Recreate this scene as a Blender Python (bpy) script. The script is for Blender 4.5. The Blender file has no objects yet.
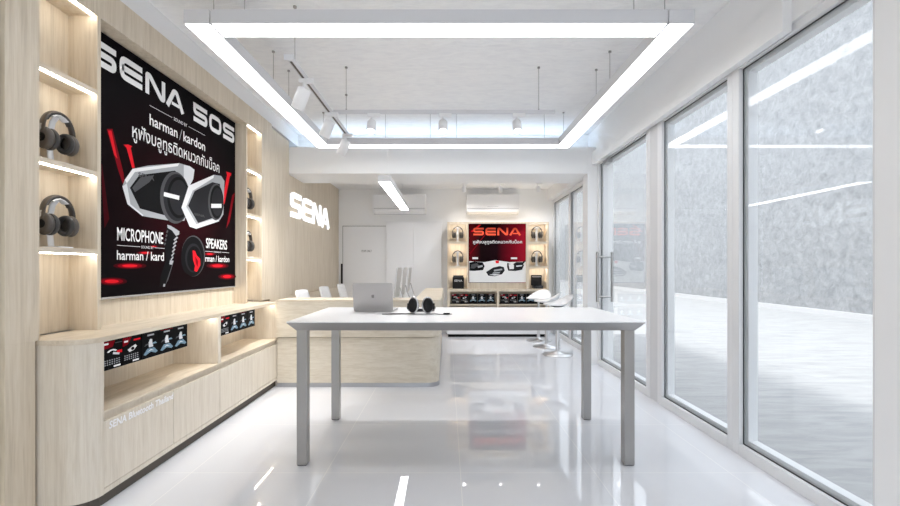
import bpy, math, random
from mathutils import Vector, Matrix
random.seed(7)
PI = math.pi
C = bpy.context.scene.collection
sc = bpy.context.scene

# ------------------------------------------------------------------ camera
H = 1.22                       # eye height
F = 440.0                      # focal length in pixels of the 900 px frame
cam_data = bpy.data.cameras.new('camera')
cam = bpy.data.objects.new('camera', cam_data); C.objects.link(cam)
cam.location = (0, 0, H); cam.rotation_euler = (PI/2, 0, 0)
cam_data.sensor_width = 36; cam_data.lens = 36*F/900
cam_data.shift_x = 3/900; cam_data.shift_y = 14.5/900
cam_data.clip_start = .05; cam_data.clip_end = 300
sc.camera = cam

# ------------------------------------------------------------------ sky, sun, exposure
world = bpy.data.worlds.new('world'); sc.world = world; world.use_nodes = True
bg = world.node_tree.nodes['Background']
bg.inputs[0].default_value = (.88, .93, 1.0, 1); bg.inputs[1].default_value = 1.25
sun_d = bpy.data.lights.new('sun', 'SUN'); sun_d.energy = 1.15; sun_d.angle = math.radians(9); sun_d.color = (1, .97, .93)
sun = bpy.data.objects.new('sun', sun_d); C.objects.link(sun)
sd = Vector((1.0, -.25, -2.1)).normalized()          # travels away from the building, over its roof
sun.rotation_euler = sd.to_track_quat('-Z', 'Y').to_euler(); sun.location = (-3, 3, 12)
sc.view_settings.view_transform = 'Standard'; sc.view_settings.look = 'None'
sc.view_settings.exposure = 1.38; sc.view_settings.gamma = 1.0
try: sc.view_settings.use_curve_mapping = False
except Exception: pass
cy = sc.cycles
cy.use_denoising = True; cy.max_bounces = 14; cy.diffuse_bounces = 9; cy.glossy_bounces = 5
cy.transmission_bounces = 8; cy.transparent_max_bounces = 12
cy.caustics_reflective = False; cy.caustics_refractive = False; cy.sample_clamp_indirect = 10
LAMP = 2.6          # strength of the linear lamps
STRIP = 7.0         # strength of the shelf strips

# ------------------------------------------------------------------ materials
MATS = {}
def pbr(name, col, rough=.5, metal=0, spec=.5, emit=None, estr=0, coat=0):
    m = bpy.data.materials.new(name); m.use_nodes = True; MATS[name] = m
    b = m.node_tree.nodes['Principled BSDF']
    b.inputs['Base Color'].default_value = (*col, 1); b.inputs['Roughness'].default_value = rough
    b.inputs['Metallic'].default_value = metal; b.inputs['Specular IOR Level'].default_value = spec
    b.inputs['Coat Weight'].default_value = coat
    if emit: b.inputs['Emission Color'].default_value = (*emit, 1); b.inputs['Emission Strength'].default_value = estr
    return m
def N(m, t, **k):
    n = m.node_tree.nodes.new(t)
    for a, v in k.items(): setattr(n, a, v)
    return n
def L(m, a, b): m.node_tree.links.new(a, b)
def ramp(m, stops):
    r = N(m, 'ShaderNodeValToRGB'); e = r.color_ramp.elements
    while len(e) > 1: e.remove(e[-1])
    e[0].position = stops[0][0]; e[0].color = (*stops[0][1], 1)
    for p, c in stops[1:]:
        x = e.new(p); x.color = (*c, 1)
    return r
def add_bump(m, height_out, strength, dist=.01):
    b = N(m, 'ShaderNodeBump'); b.inputs['Strength'].default_value = strength; b.inputs['Distance'].default_value = dist
    L(m, height_out, b.inputs['Height']); L(m, b.outputs[0], m.node_tree.nodes['Principled BSDF'].inputs['Normal'])
def wood(name, stretch, a, b_, c, rough=.5):
    """pale oak: stretch = how finely the grain varies along x, y, z"""
    m = pbr(name, b_, rough); bs = m.node_tree.nodes['Principled BSDF']
    g = N(m, 'ShaderNodeNewGeometry'); mp = N(m, 'ShaderNodeMapping'); L(m, g.outputs['Position'], mp.inputs[0])
    mp.inputs['Scale'].default_value = stretch
    n1 = N(m, 'ShaderNodeTexNoise'); n1.inputs['Scale'].default_value = 1; n1.inputs['Detail'].default_value = 5; n1.inputs['Roughness'].default_value = .65
    n1.inputs['Distortion'].default_value = .4
    L(m, mp.outputs[0], n1.inputs[0])
    r = ramp(m, [(.28, a), (.5, b_), (.72, c)]); L(m, n1.outputs[0], r.inputs[0])
    n2 = N(m, 'ShaderNodeTexNoise'); n2.inputs['Scale'].default_value = 4; n2.inputs['Detail'].default_value = 4
    L(m, mp.outputs[0], n2.inputs[0])
    r2 = ramp(m, [(.30, (.94, .925, .90)), (.55, (1, 1, 1))]); L(m, n2.outputs[0], r2.inputs[0])
    mx = N(m, 'ShaderNodeMix', data_type='RGBA', blend_type='MULTIPLY'); mx.inputs[0].default_value = 1
    L(m, r.outputs[0], mx.inputs[6]); L(m, r2.outputs[0], mx.inputs[7]); L(m, mx.outputs[2], bs.inputs['Base Color'])
    add_bump(m, n1.outputs[0], .12, .003)
    return m
WA, WB, WC = (.575, .49, .375), (.69, .60, .475), (.75, .67, .555)
w_v = wood('oak_upright', (34, 34, 1.6), WA, WB, WC)
w_h = wood('oak_level', (26, 3, 26), WA, WB, WC)
w_x = wood('oak_across', (3, 26, 26), WA, WB, WC)
w_c = wood('oak_counter_upright', (40, 40, 2.2), (.64, .57, .47), (.72, .65, .55), (.77, .71, .61))
w_d = wood('oak_desk', (4, 30, 30), (.60, .53, .42), (.68, .615, .505), (.74, .68, .58))
white = pbr('white_paint', (.86, .86, .86), .6)
white_smooth = pbr('white_lacquer', (.82, .82, .83), .25)
white_gloss = pbr('white_plastic', (.84, .84, .85), .3)
grey_white = pbr('pale_grey_paint', (.66, .66, .67), .6)
alu = pbr('white_aluminium', (.77, .77, .78), .38)
profile = pbr('grey_lamp_housing', (.70, .70, .72), .5)
gasket = pbr('black_gasket', (.02, .02, .025), .5)
groove = pbr('dark_groove', (.10, .085, .07), .7)
steel = pbr('brushed_steel', (.40, .39, .38), .3, 1)
chrome = pbr('chrome', (.66, .66, .67), .3, 1)
plinthm = pbr('steel_plinth', (.42, .42, .44), .35, .7)
black = pbr('black_gloss', (.012, .012, .014), .22)
blackm = pbr('black_matt', (.012, .012, .013), .6, spec=.15)
brown = pbr('bronze_brown_plastic', (.085, .072, .062), .28)
brownd = pbr('dark_grey_leather', (.045, .042, .040), .5)
silver = pbr('silver_plastic', (.62, .62, .63), .25, .6)
lap = pbr('grey_laptop_aluminium', (.40, .385, .38), .35, .75)
scr = pbr('dark_screen', (.01, .01, .012), .1)
ink_w = pbr('white_print', (.86, .86, .86), .5, spec=.02)
ink_lg = pbr('light_grey_print', (.40, .41, .43), .4, spec=.02)
ink_mg = pbr('mid_grey_print', (.085, .085, .09), .4, spec=.02)
ink_dg = pbr('dark_grey_print', (.024, .024, .027), .4, spec=.02)
ink_k = pbr('black_print', (.008, .008, .009), .3, spec=.02)
ink_r = pbr('red_print', (.78, .015, .025), .4, spec=.02)
ink_rd = pbr('deep_red_print', (.22, .004, .010), .4, spec=.02)
ink_rk = pbr('dark_red_print', (.055, .003, .006), .4, spec=.02)
ink_or = pbr('orange_red_print', (.95, .12, .06), .4, spec=.02)
ink_b = pbr('pale_blue_print', (.20, .31, .40), .4, spec=.02)
ink_soft = pbr('pale_grey_print', (.72, .73, .75), .4, spec=.02)
lampm = pbr('lit_diffuser', (.9, .9, .9), .5, emit=(.98, .99, 1), estr=LAMP)
stripm = pbr('lit_warm_strip', (.9, .9, .9), .5, emit=(1, .95, .86), estr=STRIP)
covem = pbr('lit_cool_strip', (.9, .9, .9), .5, emit=(.62, .80, 1), estr=3.2)
spotm = pbr('lit_spot_lens', (.9, .9, .9), .5, emit=(1, .98, .95), estr=3.5)
lampp = pbr('lit_pendant_diffuser', (.9, .9, .9), .5, emit=(.98, .99, 1), estr=6)
stripr = pbr('lit_rear_strip', (.9, .9, .9), .5, emit=(1, .975, .93), estr=16)
signm = pbr('lit_white_letter', (.9, .9, .9), .5, emit=(1, 1, 1), estr=.35)

# floor: large glossy white tiles
tile = pbr('glossy_white_tile', (.7, .7, .72), .02, spec=.85); bs = tile.node_tree.nodes['Principled BSDF']
g = N(tile, 'ShaderNodeNewGeometry'); mp = N(tile, 'ShaderNodeMapping'); L(tile, g.outputs['Position'], mp.inputs[0])
mp.inputs['Location'].default_value = (-.08, -2.615, 0)
br = N(tile, 'ShaderNodeTexBrick'); br.offset = 0; br.squash = 1
for k, v in (('Scale', 1), ('Mortar Size', .0022), ('Mortar Smooth', 0), ('Bias', 0), ('Brick Width', .8), ('Row Height', .8)): br.inputs[k].default_value = v
br.inputs['Color1'].default_value = (.79, .80, .84, 1); br.inputs['Color2'].default_value = (.80, .81, .85, 1); br.inputs['Mortar'].default_value = (.93, .93, .93, 1)
L(tile, mp.outputs[0], br.inputs[0]); L(tile, br.outputs[0], bs.inputs['Base Color'])

# raw ceiling: white painted, trowelled concrete
ceilm = pbr('white_painted_concrete', (.76, .76, .775), .7); bs = ceilm.node_tree.nodes['Principled BSDF']
g = N(ceilm, 'ShaderNodeNewGeometry'); mp = N(ceilm, 'ShaderNodeMapping'); mp.inputs['Scale'].default_value = (5, 14, 14); L(ceilm, g.outputs['Position'], mp.inputs[0])
n1 = N(ceilm, 'ShaderNodeTexNoise'); n1.inputs['Scale'].default_value = 1.2; n1.inputs['Detail'].default_value = 6; n1.inputs['Distortion'].default_value = 1.2; L(ceilm, mp.outputs[0], n1.inputs[0])
r = ramp(ceilm, [(.3, (.85, .85, .86)), (.6, (.91, .91, .91))]); L(ceilm, n1.outputs[0], r.inputs[0]); L(ceilm, r.outputs[0], bs.inputs['Base Color'])
add_bump(ceilm, n1.outputs[0], .5, .02)

# outside wall and paving
stucco = pbr('grey_render', (.5, .52, .55), .85); bs = stucco.node_tree.nodes['Principled BSDF']
g = N(stucco, 'ShaderNodeNewGeometry'); n1 = N(stucco, 'ShaderNodeTexNoise'); n1.inputs['Scale'].default_value = 5.0; n1.inputs['Detail'].default_value = 9; n1.inputs['Roughness'].default_value = .8; n1.inputs['Distortion'].default_value = .6
L(stucco, g.outputs['Position'], n1.inputs[0])
r = ramp(stucco, [(.36, (.185, .188, .193)), (.50, (.245, .248, .253)), (.64, (.31, .313, .317))]); L(stucco, n1.outputs[0], r.inputs[0]); L(stucco, r.outputs[0], bs.inputs['Base Color'])
add_bump(stucco, n1.outputs[0], .6, .05)
pave = pbr('pale_streaked_paving', (.6, .6, .6), .8); bs = pave.node_tree.nodes['Principled BSDF']
g = N(pave, 'ShaderNodeNewGeometry'); mp = N(pave, 'ShaderNodeMapping'); mp.inputs['Scale'].default_value = (1.0, 6, 1); L(pave, g.outputs['Position'], mp.inputs[0])
n1 = N(pave, 'ShaderNodeTexNoise'); n1.inputs['Scale'].default_value = 1.6; n1.inputs['Detail'].default_value = 8; n1.inputs['Roughness'].default_value = .7; n1.inputs['Distortion'].default_value = .8; L(pave, mp.outputs[0], n1.inputs[0])
r = ramp(pave, [(.32, (.29, .29, .29)), (.6, (.39, .385, .385))]); L(pave, n1.outputs[0], r.inputs[0]); L(pave, r.outputs[0], bs.inputs['Base Color'])

# window glass: clear, with the mirror reflection of a thin pane
glass = bpy.data.materials.new('window_glass'); glass.use_nodes = True; nt = glass.node_tree; nt.nodes.clear()
o_ = nt.nodes.new('ShaderNodeOutputMaterial'); tr = nt.nodes.new('ShaderNodeBsdfTransparent'); gl = nt.nodes.new('ShaderNodeBsdfGlossy')
gl.inputs['Roughness'].default_value = 0; tr.inputs[0].default_value = (.96, .975, .98, 1)
gg = nt.nodes.new('ShaderNodeNewGeometry'); dt_ = nt.nodes.new('ShaderNodeVectorMath'); dt_.operation = 'DOT_PRODUCT'
nt.links.new(gg.outputs['Normal'], dt_.inputs[0]); nt.links.new(gg.outputs['Incoming'], dt_.inputs[1])
def mth(op, a, b=None):
    n = nt.nodes.new('ShaderNodeMath'); n.operation = op
    for i, x in enumerate((a, b)):
        if x is None: continue
        if isinstance(x, (int, float)): n.inputs[i].default_value = x
        else: nt.links.new(x, n.inputs[i])
    return n.outputs[0]
fr = mth('ADD', mth('MULTIPLY', mth('POWER', mth('SUBTRACT', 1.0, mth('ABSOLUTE', dt_.outputs['Value'])), 5.0), .97), .03)   # Schlick, each face of the pane
mx = nt.nodes.new('ShaderNodeMixShader'); nt.links.new(fr, mx.inputs[0]); nt.links.new(tr.outputs[0], mx.inputs[1]); nt.links.new(gl.outputs[0], mx.inputs[2]); nt.links.new(mx.outputs[0], o_.inputs[0])

# ------------------------------------------------------------------ mesh builder
class MB:
    def __init__(s): s.v = []; s.f = []; s.m = []; s.s = []; s.mats = []
    def _mi(s, mat):
        if mat is None: return 0
        if mat not in s.mats: s.mats.append(mat)
        return s.mats.index(mat)
    def add(s, verts, faces, mat=None, smooth=False):
        k = len(s.v); s.v += [tuple(v) for v in verts]; mi = s._mi(mat)
        for f in faces: s.f.append([i+k for i in f]); s.m.append(mi); s.s.append(smooth)
        return s
    def box(s, x0, x1, y0, y1, z0, z1, mat=None):
        v = [(x, y, z) for x in (x0, x1) for y in (y0, y1) for z in (z0, z1)]
        return s.add(v, [(0, 1, 3, 2), (4, 6, 7, 5), (0, 4, 5, 1), (2, 3, 7, 6), (0, 2, 6, 4), (1, 5, 7, 3)], mat)
    def rbox(s, x0, x1, y0, y1, z0, z1, r, axis='z', mat=None, n=5):
        """box with its four edges along axis rounded"""
        def rr(a0, a1, b0, b1):
            p = []
            for (ca, cb, t0) in ((a1-r, b1-r, 0), (a0+r, b1-r, PI/2), (a0+r, b0+r, PI), (a1-r, b0+r, 1.5*PI)):
                for k in range(n+1): t = t0+PI/2*k/n; p.append((ca+r*math.cos(t), cb+r*math.sin(t)))
            return p
        if axis == 'z': s.prism([(a, b) for a, b in rr(x0, x1, y0, y1)], lambda u, v, d: (u, v, d), z0, z1, mat)
        elif axis == 'y': s.prism([(a, b) for a, b in rr(x0, x1, z0, z1)], lambda u, v, d: (u, d, v), y0, y1, mat)
        else: s.prism([(a, b) for a, b in rr(y0, y1, z0, z1)], lambda u, v, d: (d, u, v), x0, x1, mat)
        return s
    def prism(s, poly, P, d0, d1, mat=None, smooth=False):
        n = len(poly); v = [P(u, w, d0) for u, w in poly]+[P(u, w, d1) for u, w in poly]
        f = [list(range(n))[::-1], list(range(n, 2*n))]
        s.add(v, f, mat)
        s.add(v, [(i, (i+1) % n, n+(i+1) % n, n+i) for i in range(n)], mat, smooth)
        return s
    def cyl(s, p0, p1, r0, r1=None, n=20, mat=None, caps=True):
        r1 = r0 if r1 is None else r1; p0 = Vector(p0); p1 = Vector(p1); d = (p1-p0).normalized()
        a = d.orthogonal().normalized(); b = d.cross(a)
        v = []
        for p, r in ((p0, r0), (p1, r1)):
            for k in range(n): t = 2*PI*k/n; v.append(p+a*r*math.cos(t)+b*r*math.sin(t))
        s.add(v, [(i, (i+1) % n, n+(i+1) % n, n+i) for i in range(n)], mat, True)
        if caps: s.add(v, [list(range(n))[::-1], list(range(n, 2*n))], mat)
        return s
    def lathe(s, p0, axis, prof, n=24, mat=None, sx=1, sy=1):
        """prof: (distance along axis, radius)"""
        p0 = Vector(p0); d = Vector(axis).normalized(); a = d.orthogonal().normalized()
        if abs(d.z) < .9: a = Vector((0, 0, 1)).cross(d).normalized()
        b = d.cross(a); v = []
        for (h, r) in prof:
            for k in range(n): t = 2*PI*k/n; v.append(p0+d*h+a*r*sx*math.cos(t)+b*r*sy*math.sin(t))
        f = []
        for j in range(len(prof)-1):
            for i in range(n): f.append((j*n+i, j*n+(i+1) % n, (j+1)*n+(i+1) % n, (j+1)*n+i))
        s.add(v, f, mat, True)
        m = len(prof)
        s.add(v[:n], [list(range(n))[::-1]], mat); s.add(v[(m-1)*n:], [list(range(n))], mat)
        return s
    def tube(s, pts, r, n=8, mat=None, w=1, up=None, caps=True, closed=False):
        """swept section; w widens it along the side vector"""
        pts = [Vector(p) for p in pts]; m = len(pts); v = []; prev = None
        for i, p in enumerate(pts):
            if closed: t = (pts[(i+1) % m]-pts[i-1]).normalized()
            else: t = (pts[min(i+1, m-1)]-pts[max(i-1, 0)]).normalized()
            if up is not None: a = Vector(up)-t*Vector(up).dot(t); a.normalize()
            elif prev is None: a = t.orthogonal().normalized()
            else: a = (prev-t*prev.dot(t)).normalized()
            prev = a; b = t.cross(a); rr = r[i] if isinstance(r, (list, tuple)) else r
            for k in range(n): q = 2*PI*k/n; v.append(p+a*rr*w*math.cos(q)+b*rr*math.sin(q))
        R = m if closed else m-1
        f = [(j*n+i, j*n+(i+1) % n, ((j+1) % m)*n+(i+1) % n, ((j+1) % m)*n+i) for j in range(R) for i in range(n)]
        s.add(v, f, mat, True)
        if caps and not closed: s.add(v[:n], [list(range(n))[::-1]], mat); s.add(v[-n:], [list(range(n))], mat)
        return s
    def flat(s, poly, P, d, mat=None):
        return s.add([P(u, w, d) for u, w in poly], [list(range(len(poly)))], mat)
    def move(s, dx=0, dy=0, dz=0):
        s.v = [(a+dx, b+dy, c+dz) for a, b, c in s.v]; return s
    def build(s, name, mat=None, parent=None, bevel=0, world=True):
        me = bpy.data.meshes.new(name); v = s.v
        if parent is not None and world:
            q = Vector((0, 0, 0)); p = parent
            while p is not None: q += Vector(p.location); p = p.parent
            v = [(a-q.x, b-q.y, c-q.z) for a, b, c in v]; loc = (0, 0, 0)
        elif parent is None:
            xs, ys, zs = zip(*v); loc = ((min(xs)+max(xs))/2, (min(ys)+max(ys))/2, min(zs))
            v = [(a-loc[0], b-loc[1], c-loc[2]) for a, b, c in v]
        else: loc = (0, 0, 0)
        me.from_pydata(v, [], s.f)
        for mm in (s.mats if s.mats else [mat]): me.materials.append(mm)
        me.polygons.foreach_set('material_index', s.m); me.polygons.foreach_set('use_smooth', s.s); me.update()
        o = bpy.data.objects.new(name, me); C.objects.link(o); o.location = loc
        if parent is not None: o.parent = parent
        if bevel:
            b = o.modifiers.new('bevel', 'BEVEL'); b.width = bevel; b.segments = 2; b.limit_method = 'ANGLE'; b.angle_limit = .7
        return o
def tag(o, label=None, cat=None, group=None, kind=None):
    if label: o['label'] = label
    if cat: o['category'] = cat
    if group: o['group'] = group
    if kind: o['kind'] = kind
    return o
def empty(name, loc, label=None, cat=None, group=None, kind=None, parent=None):
    o = bpy.data.objects.new(name, None); C.objects.link(o); o.location = loc; o.empty_display_size = .1
    if parent: o.parent = parent
    return tag(o, label, cat, group, kind)
def copy_tree(o, parent=None):
    c = o.copy(); C.objects.link(c)
    if parent is not None: c.parent = parent
    for ch in [x for x in bpy.data.objects if x.parent == o]: copy_tree(ch, c)
    return c
def dup(root, loc, label, rotz=None):
    c = copy_tree(root); c.location = loc; c['label'] = label
    if rotz is not None: c.rotation_euler.z = rotz
    return c
def struct(name, mb, mat, bevel=0): return tag(mb.build(name, mat, None, bevel), kind='structure')

# ------------------------------------------------------------------ lettering
_tc = {}
def glyphs(body, bold=0.0, shear=0.0):
    k = (body, bold, shear)
    if k in _tc: return _tc[k]
    cu = bpy.data.curves.new('t', 'FONT'); cu.body = body; cu.size = 1; cu.offset = bold; cu.shear = shear; cu.resolution_u = 3
    ob = bpy.data.objects.new('t', cu); C.objects.link(ob)
    dg = bpy.context.evaluated_depsgraph_get(); ev = ob.evaluated_get(dg); me = ev.to_mesh()
    v = [(p.co.x, p.co.y) for p in me.vertices]; f = [list(p.vertices) for p in me.polygons]
    ev.to_mesh_clear(); bpy.data.objects.remove(ob); bpy.data.curves.remove(cu)
    xs = [p[0] for p in v]; ys = [p[1] for p in v]
    _tc[k] = (v, f, min(xs), max(xs), min(ys), max(ys)); return _tc[k]
def text(mb, body, u0, u1, v0, v1, P, d, mat, bold=0.0, shear=0.0):
    v, f, a0, a1, b0, b1 = glyphs(body, bold, shear)
    mb.add([P(u0+(x-a0)/(a1-a0)*(u1-u0), v0+(y-b0)/(b1-b0)*(v1-v0), d) for x, y in v], f, mat)
def fillet(pts, r, n=4, closed=False):
    out = []; m = len(pts)
    for i, p in enumerate(pts):
        if not closed and i in (0, m-1): out.append(Vector(p)); continue
        p = Vector(p); a = Vector(pts[i-1])-p; b = Vector(pts[(i+1) % m])-p
        q = min(r, a.length*.49, b.length*.49); A = p+a.normalized()*q; B = p+b.normalized()*q
        for k in range(n+1): t = k/n; out.append(A*(1-t)**2+p*2*t*(1-t)+B*t*t)
    return out
def stroke(mb, pts, t, P, d0, d1, mat, r=.2, closed=False, fx=1.0, ox=0.0, oy=0.0, sc_=1.0):
    pts = fillet(pts, r, 4, closed) if r else [Vector(p) for p in pts]; m = len(pts); l = []; rr = []
    for i, p in enumerate(pts):
        if closed: a = (p-pts[i-1]).normalized(); b = (pts[(i+1) % m]-p).normalized()
        else:
            a = (p-pts[i-1]).normalized() if i else (pts[1]-p).normalized()
            b = (pts[i+1]-p).normalized() if i < m-1 else a
        n1 = Vector((-a.y, a.x)); n2 = Vector((-b.y, b.x)); nn = (n1+n2).normalized(); k = t/2/max(.45, nn.dot(n1))
        l.append(p+nn*k); rr.append(p-nn*k)
    T = lambda q: (ox+q.x*fx*sc_, oy+q.y*sc_)
    R = m if closed else m-1
    for i in range(R):
        j = (i+1) % m; quad = [T(rr[i]), T(rr[j]), T(l[j]), T(l[i])]
        if abs(d1-d0) < 1e-6: mb.flat(quad, P, d0, mat)
        else: mb.prism(quad, P, d0, d1, mat)
def logo_letter(mb, ch, u0, u1, v0, v1, P, d0, d1, mat, t=.23):
    """wide rounded techno capitals; unit box 1.35 x 1"""
    w = 1.35; s = v1-v0; fx = (u1-u0)/(w*s); a = t/2
    K = dict(t=t, P=P, d0=d0, d1=d1, mat=mat, fx=fx, ox=u0, oy=v0, sc_=s)
    if ch == 'S': stroke(mb, [(w-.02, 1-a), (a, 1-a), (a, .5), (w-a, .5), (w-a, a), (.02, a)], r=.2, **K)
    elif ch == '5': stroke(mb, [(w-.02, 1-a), (a, 1-a)], r=0, **K); stroke(mb, [(a, 1), (a, .5), (w-a, .5), (w-a, a), (.02, a)], r=.17, **K)
    elif ch == 'E': stroke(mb, [(w, 1-a), (a, 1-a), (a, a), (w, a)], r=.25, **K); stroke(mb, [(a, .5), (w, .5)], r=0, **K)
    elif ch == 'N': stroke(mb, [(a, 0), (a, 1-a), (.3, 1-a), (w-.3, a), (w-a, a), (w-a, 1)], r=.12, **K)
    elif ch == 'A': stroke(mb, [(.08, 0), (w/2-.1, 1-a), (w/2+.1, 1-a), (w-.08, 0)], r=.12, **K); stroke(mb, [(w*.3, .25), (w*.74, .25)], r=0, **{**K, 't': .16})
    elif ch == '0': stroke(mb, [(a, a), (w-a, a), (w-a, 1-a), (a, 1-a)], r=.3, closed=True, **K)
def ell(cu, cv, ru, rv, n=28, rot=0):
    return [(cu+ru*math.cos(2*PI*k/n)*math.cos(rot)-rv*math.sin(2*PI*k/n)*math.sin(rot), cv+ru*math.cos(2*PI*k/n)*math.sin(rot)+rv*math.sin(2*PI*k/n)*math.cos(rot)) for k in range(n)]
def rect(a, b, c, d): return [(a, c), (b, c), (b, d), (a, d)]
THAI = '\u0e2b\u0e39\u0e1f\u0e31\u0e07\u0e1a\u0e25\u0e39\u0e17\u0e39\u0e18\u0e15\u0e34\u0e14\u0e2b\u0e21\u0e27\u0e01\u0e01\u0e31\u0e19\u0e19\u0e47\u0e2d\u0e04'

# ================================================================== THE ROOM
CZ = 2.99
struct('floor', MB().box(-2.3, 1.97, -2.0, 8.35, -.12, 0), tile)
struct('ceiling', MB().box(-2.3, 2.1, -2.0, 5.87, CZ, 3.4).box(-2.3, 2.1, 5.87, 8.35, 2.68, 3.4), ceilm)
struct('wall_left', MB().box(-2.3, -2.17, -2.0, 8.35, 0, CZ), white)
struct('wall_front', MB().box(-2.3, 2.1, -2.15, -2.0, 2.72, CZ).box(-2.3, -1.9, -2.15, -2.0, 0, 2.72).box(1.8, 2.1, -2.15, -2.0, 0, 2.72), white)  # unseen; opened wide for the added shopfront to let daylight in
struct('wall_back', MB().box(-2.17, 2.1, 8.2, 8.35, 0, 2.68), white)
struct('wall_right', MB().box(1.88, 2.1, -2.0, 5.87, 2.56, CZ).box(1.88, 2.1, 5.87, 8.2, 2.48, 2.68), grey_white if 0 else white)
struct('trim_1', MB().box(-2.17, -1.985, -2.0, 5.87, 2.83, CZ), white)          # plaster band above the oak joinery
beam = MB()
beam.box(-2.02, 1.774, 5.58, 6.2, 2.407, 2.665).box(-2.02, 1.774, 5.556, 5.58, 2.407, 2.74).box(-2.02, 1.90, 5.87, 6.2, 2.665, 2.68)
struct('trim_2', beam, white)                                                    # dropped cross beam with the hidden cove
struct('trim_3', MB().box(1.83, 1.88, 2.40, 5.556, 2.51, 2.676), white)          # box over the shopfront
struct('trim_4', MB().box(1.775, 2.1, 5.556, 5.75, 0, 2.74), white)              # pillar beside the door
struct('trim_5', MB().box(1.86, 2.1, -2.0, 1.913, 0, 2.56), white)               # near pillar
struct('trim_7', MB().box(1.905, 2.0, 3.975, 4.125, 0, 2.56), grey_white)        # slim post between the panes
struct('trim_8', MB().box(-2.17, -1.995, 4.947, 5.556, 0, 2.81), w_v)            # oak wall panelling
pn = MB(); pn.box(-2.17, -2.02, 5.560, 8.2, .875, 2.407).box(-2.17, -2.02, 6.2, 8.2, 2.407, 2.68).box(-2.17, -2.0, 5.560, 8.2, 0, .86).box(-2.17, -2.03, 5.56, 8.2, .86, .875)
struct('trim_9', pn, w_v)
struct('trim_10', MB().box(-2.17, -1.99, -2.0, 1.955, 0, 2.83), w_v)
struct('trim_11', MB().box(-2.134, -1.97, 1.96, 4.945, 2.64, 2.83), w_v)         # oak header over the display wall
struct('trim_12', MB().box(-2.11, -2.09, 2.507, 4.318, .868, 2.64), w_v)         # oak back panel behind the poster
ls = tag(MB().box(-1.9, 1.8, 5.66, 5.70, 2.667, 2.675).build('cove_light', covem), 'cool white light strip hidden on top of the dropped cross beam', 'light')

# ------------------------------------------------------------------ shopfront windows
def window(name, X, y0, y1, z0, z1, fl, fr_, zt, zb, glass_x):
    """fl / fr_ = near and far stile widths"""
    w = empty(name, (X, (y0+y1)/2, z0), kind='structure')
    f = MB(); D = .07
    f.box(X, X+D, y0, y0+fl, z0, z1).box(X, X+D, y1-fr_, y1, z0, z1).box(X, X+D, y0+fl, y1-fr_, zt, z1).box(X, X+D, y0+fl, y1-fr_, z0, zb)
    f.build('window_frame', alu, w, bevel=.003)
    q = MB(); a, b = y0+fl, y1-fr_; e = .006; g0, g1 = glass_x-.008, glass_x-.0045
    q.box(g0, g1, a, a+e, zb, zt).box(g0, g1, b-e, b, zb, zt).box(g0, g1, a, b, zt-e, zt).box(g0, g1, a, b, zb, zb+e)
    q.build('gasket', gasket, w)
    k = .034; f0, f1 = glass_x+.006, X+D+.03
    MB().box(f0, f1, a, a+k, zb, zt).box(f0, f1, b-k, b, zb, zt).box(f0, f1, a+k, b-k, zt-k, zt).box(f0, f1, a+k, b-k, zb, zb+k).build('outer_sash', alu, w)
    MB().box(glass_x-.004, glass_x+.004, a+.001, b-.001, zb+.001, zt-.001).build('pane', glass, w)
    return w
window('window_1', 1.90, 1.915, 2.93, 0, 2.56, .05, .065, 2.512, .07, 1.935)
window('window_2', 1.90, 2.93, 3.975, 0, 2.56, .055, .075, 2.512, .07, 1.935)
dr = window('door_1', 1.90, 4.125, 5.556, 0, 2.56, .075, .05, 2.512, .07, 1.935)
window('window_3', 1.97, 5.75, 7.08, 0, 2.48, .05, .04, 2.42, .07, 2.0)
window('window_4', 1.97, 7.08, 8.2, 0, 2.48, .05, .07, 2.42, .07, 2.0)
for sx in (-1, 1):
    h = MB(); xx = 1.935+sx*.09
    h.cyl((xx, 5.40, .80), (xx, 5.40, 1.41), .016, n=16)
    for z in (.86, 1.35): h.cyl((1.935+sx*.004, 5.40, z), (xx, 5.40, z), .009, n=10)
    h.build('door_handle', steel, dr)
MB().box(1.84, 1.90, 5.05, 5.2, 2.43, 2.475).build('door_closer', steel, dr)

w5 = empty('added_shopfront', (0, -2.1, 0), kind='structure')          # unseen glass shopfront added behind the camera so daylight fills the room
fm = MB()
for x in (-1.9, -.68, .53, 1.74): fm.box(x, x+.06, -2.12, -2.05, 0, 2.72)
fm.box(-1.84, 1.74, -2.12, -2.05, 0, .06).box(-1.84, 1.74, -2.12, -2.05, 2.66, 2.72); fm.build('window_frame', alu, w5)
for x in (-1.84, -.62, .59): MB().box(x, x+1.149, -2.09, -2.082, .061, 2.659).build('pane', glass, w5)
# ------------------------------------------------------------------ outside
struct('pavement', MB().box(-14, 2.0, -14, -2.15, -.14, -.02), pave)  # unseen paving added outside the rear shopfront, bounces sunlight up to the ceiling
struct('pavement', MB().box(2.0, 9.9, -12, 70, -.14, -.02), pave)
ow = MB().box(9.9, 10.3, -12, 70, -.14, 10)
struct('outside_wall', ow, stucco)
struct('kerb', MB().box(9.72, 9.9, -12, 70, -.02, .12), pbr('white_kerb', (.44, .43, .43), .7))

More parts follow.
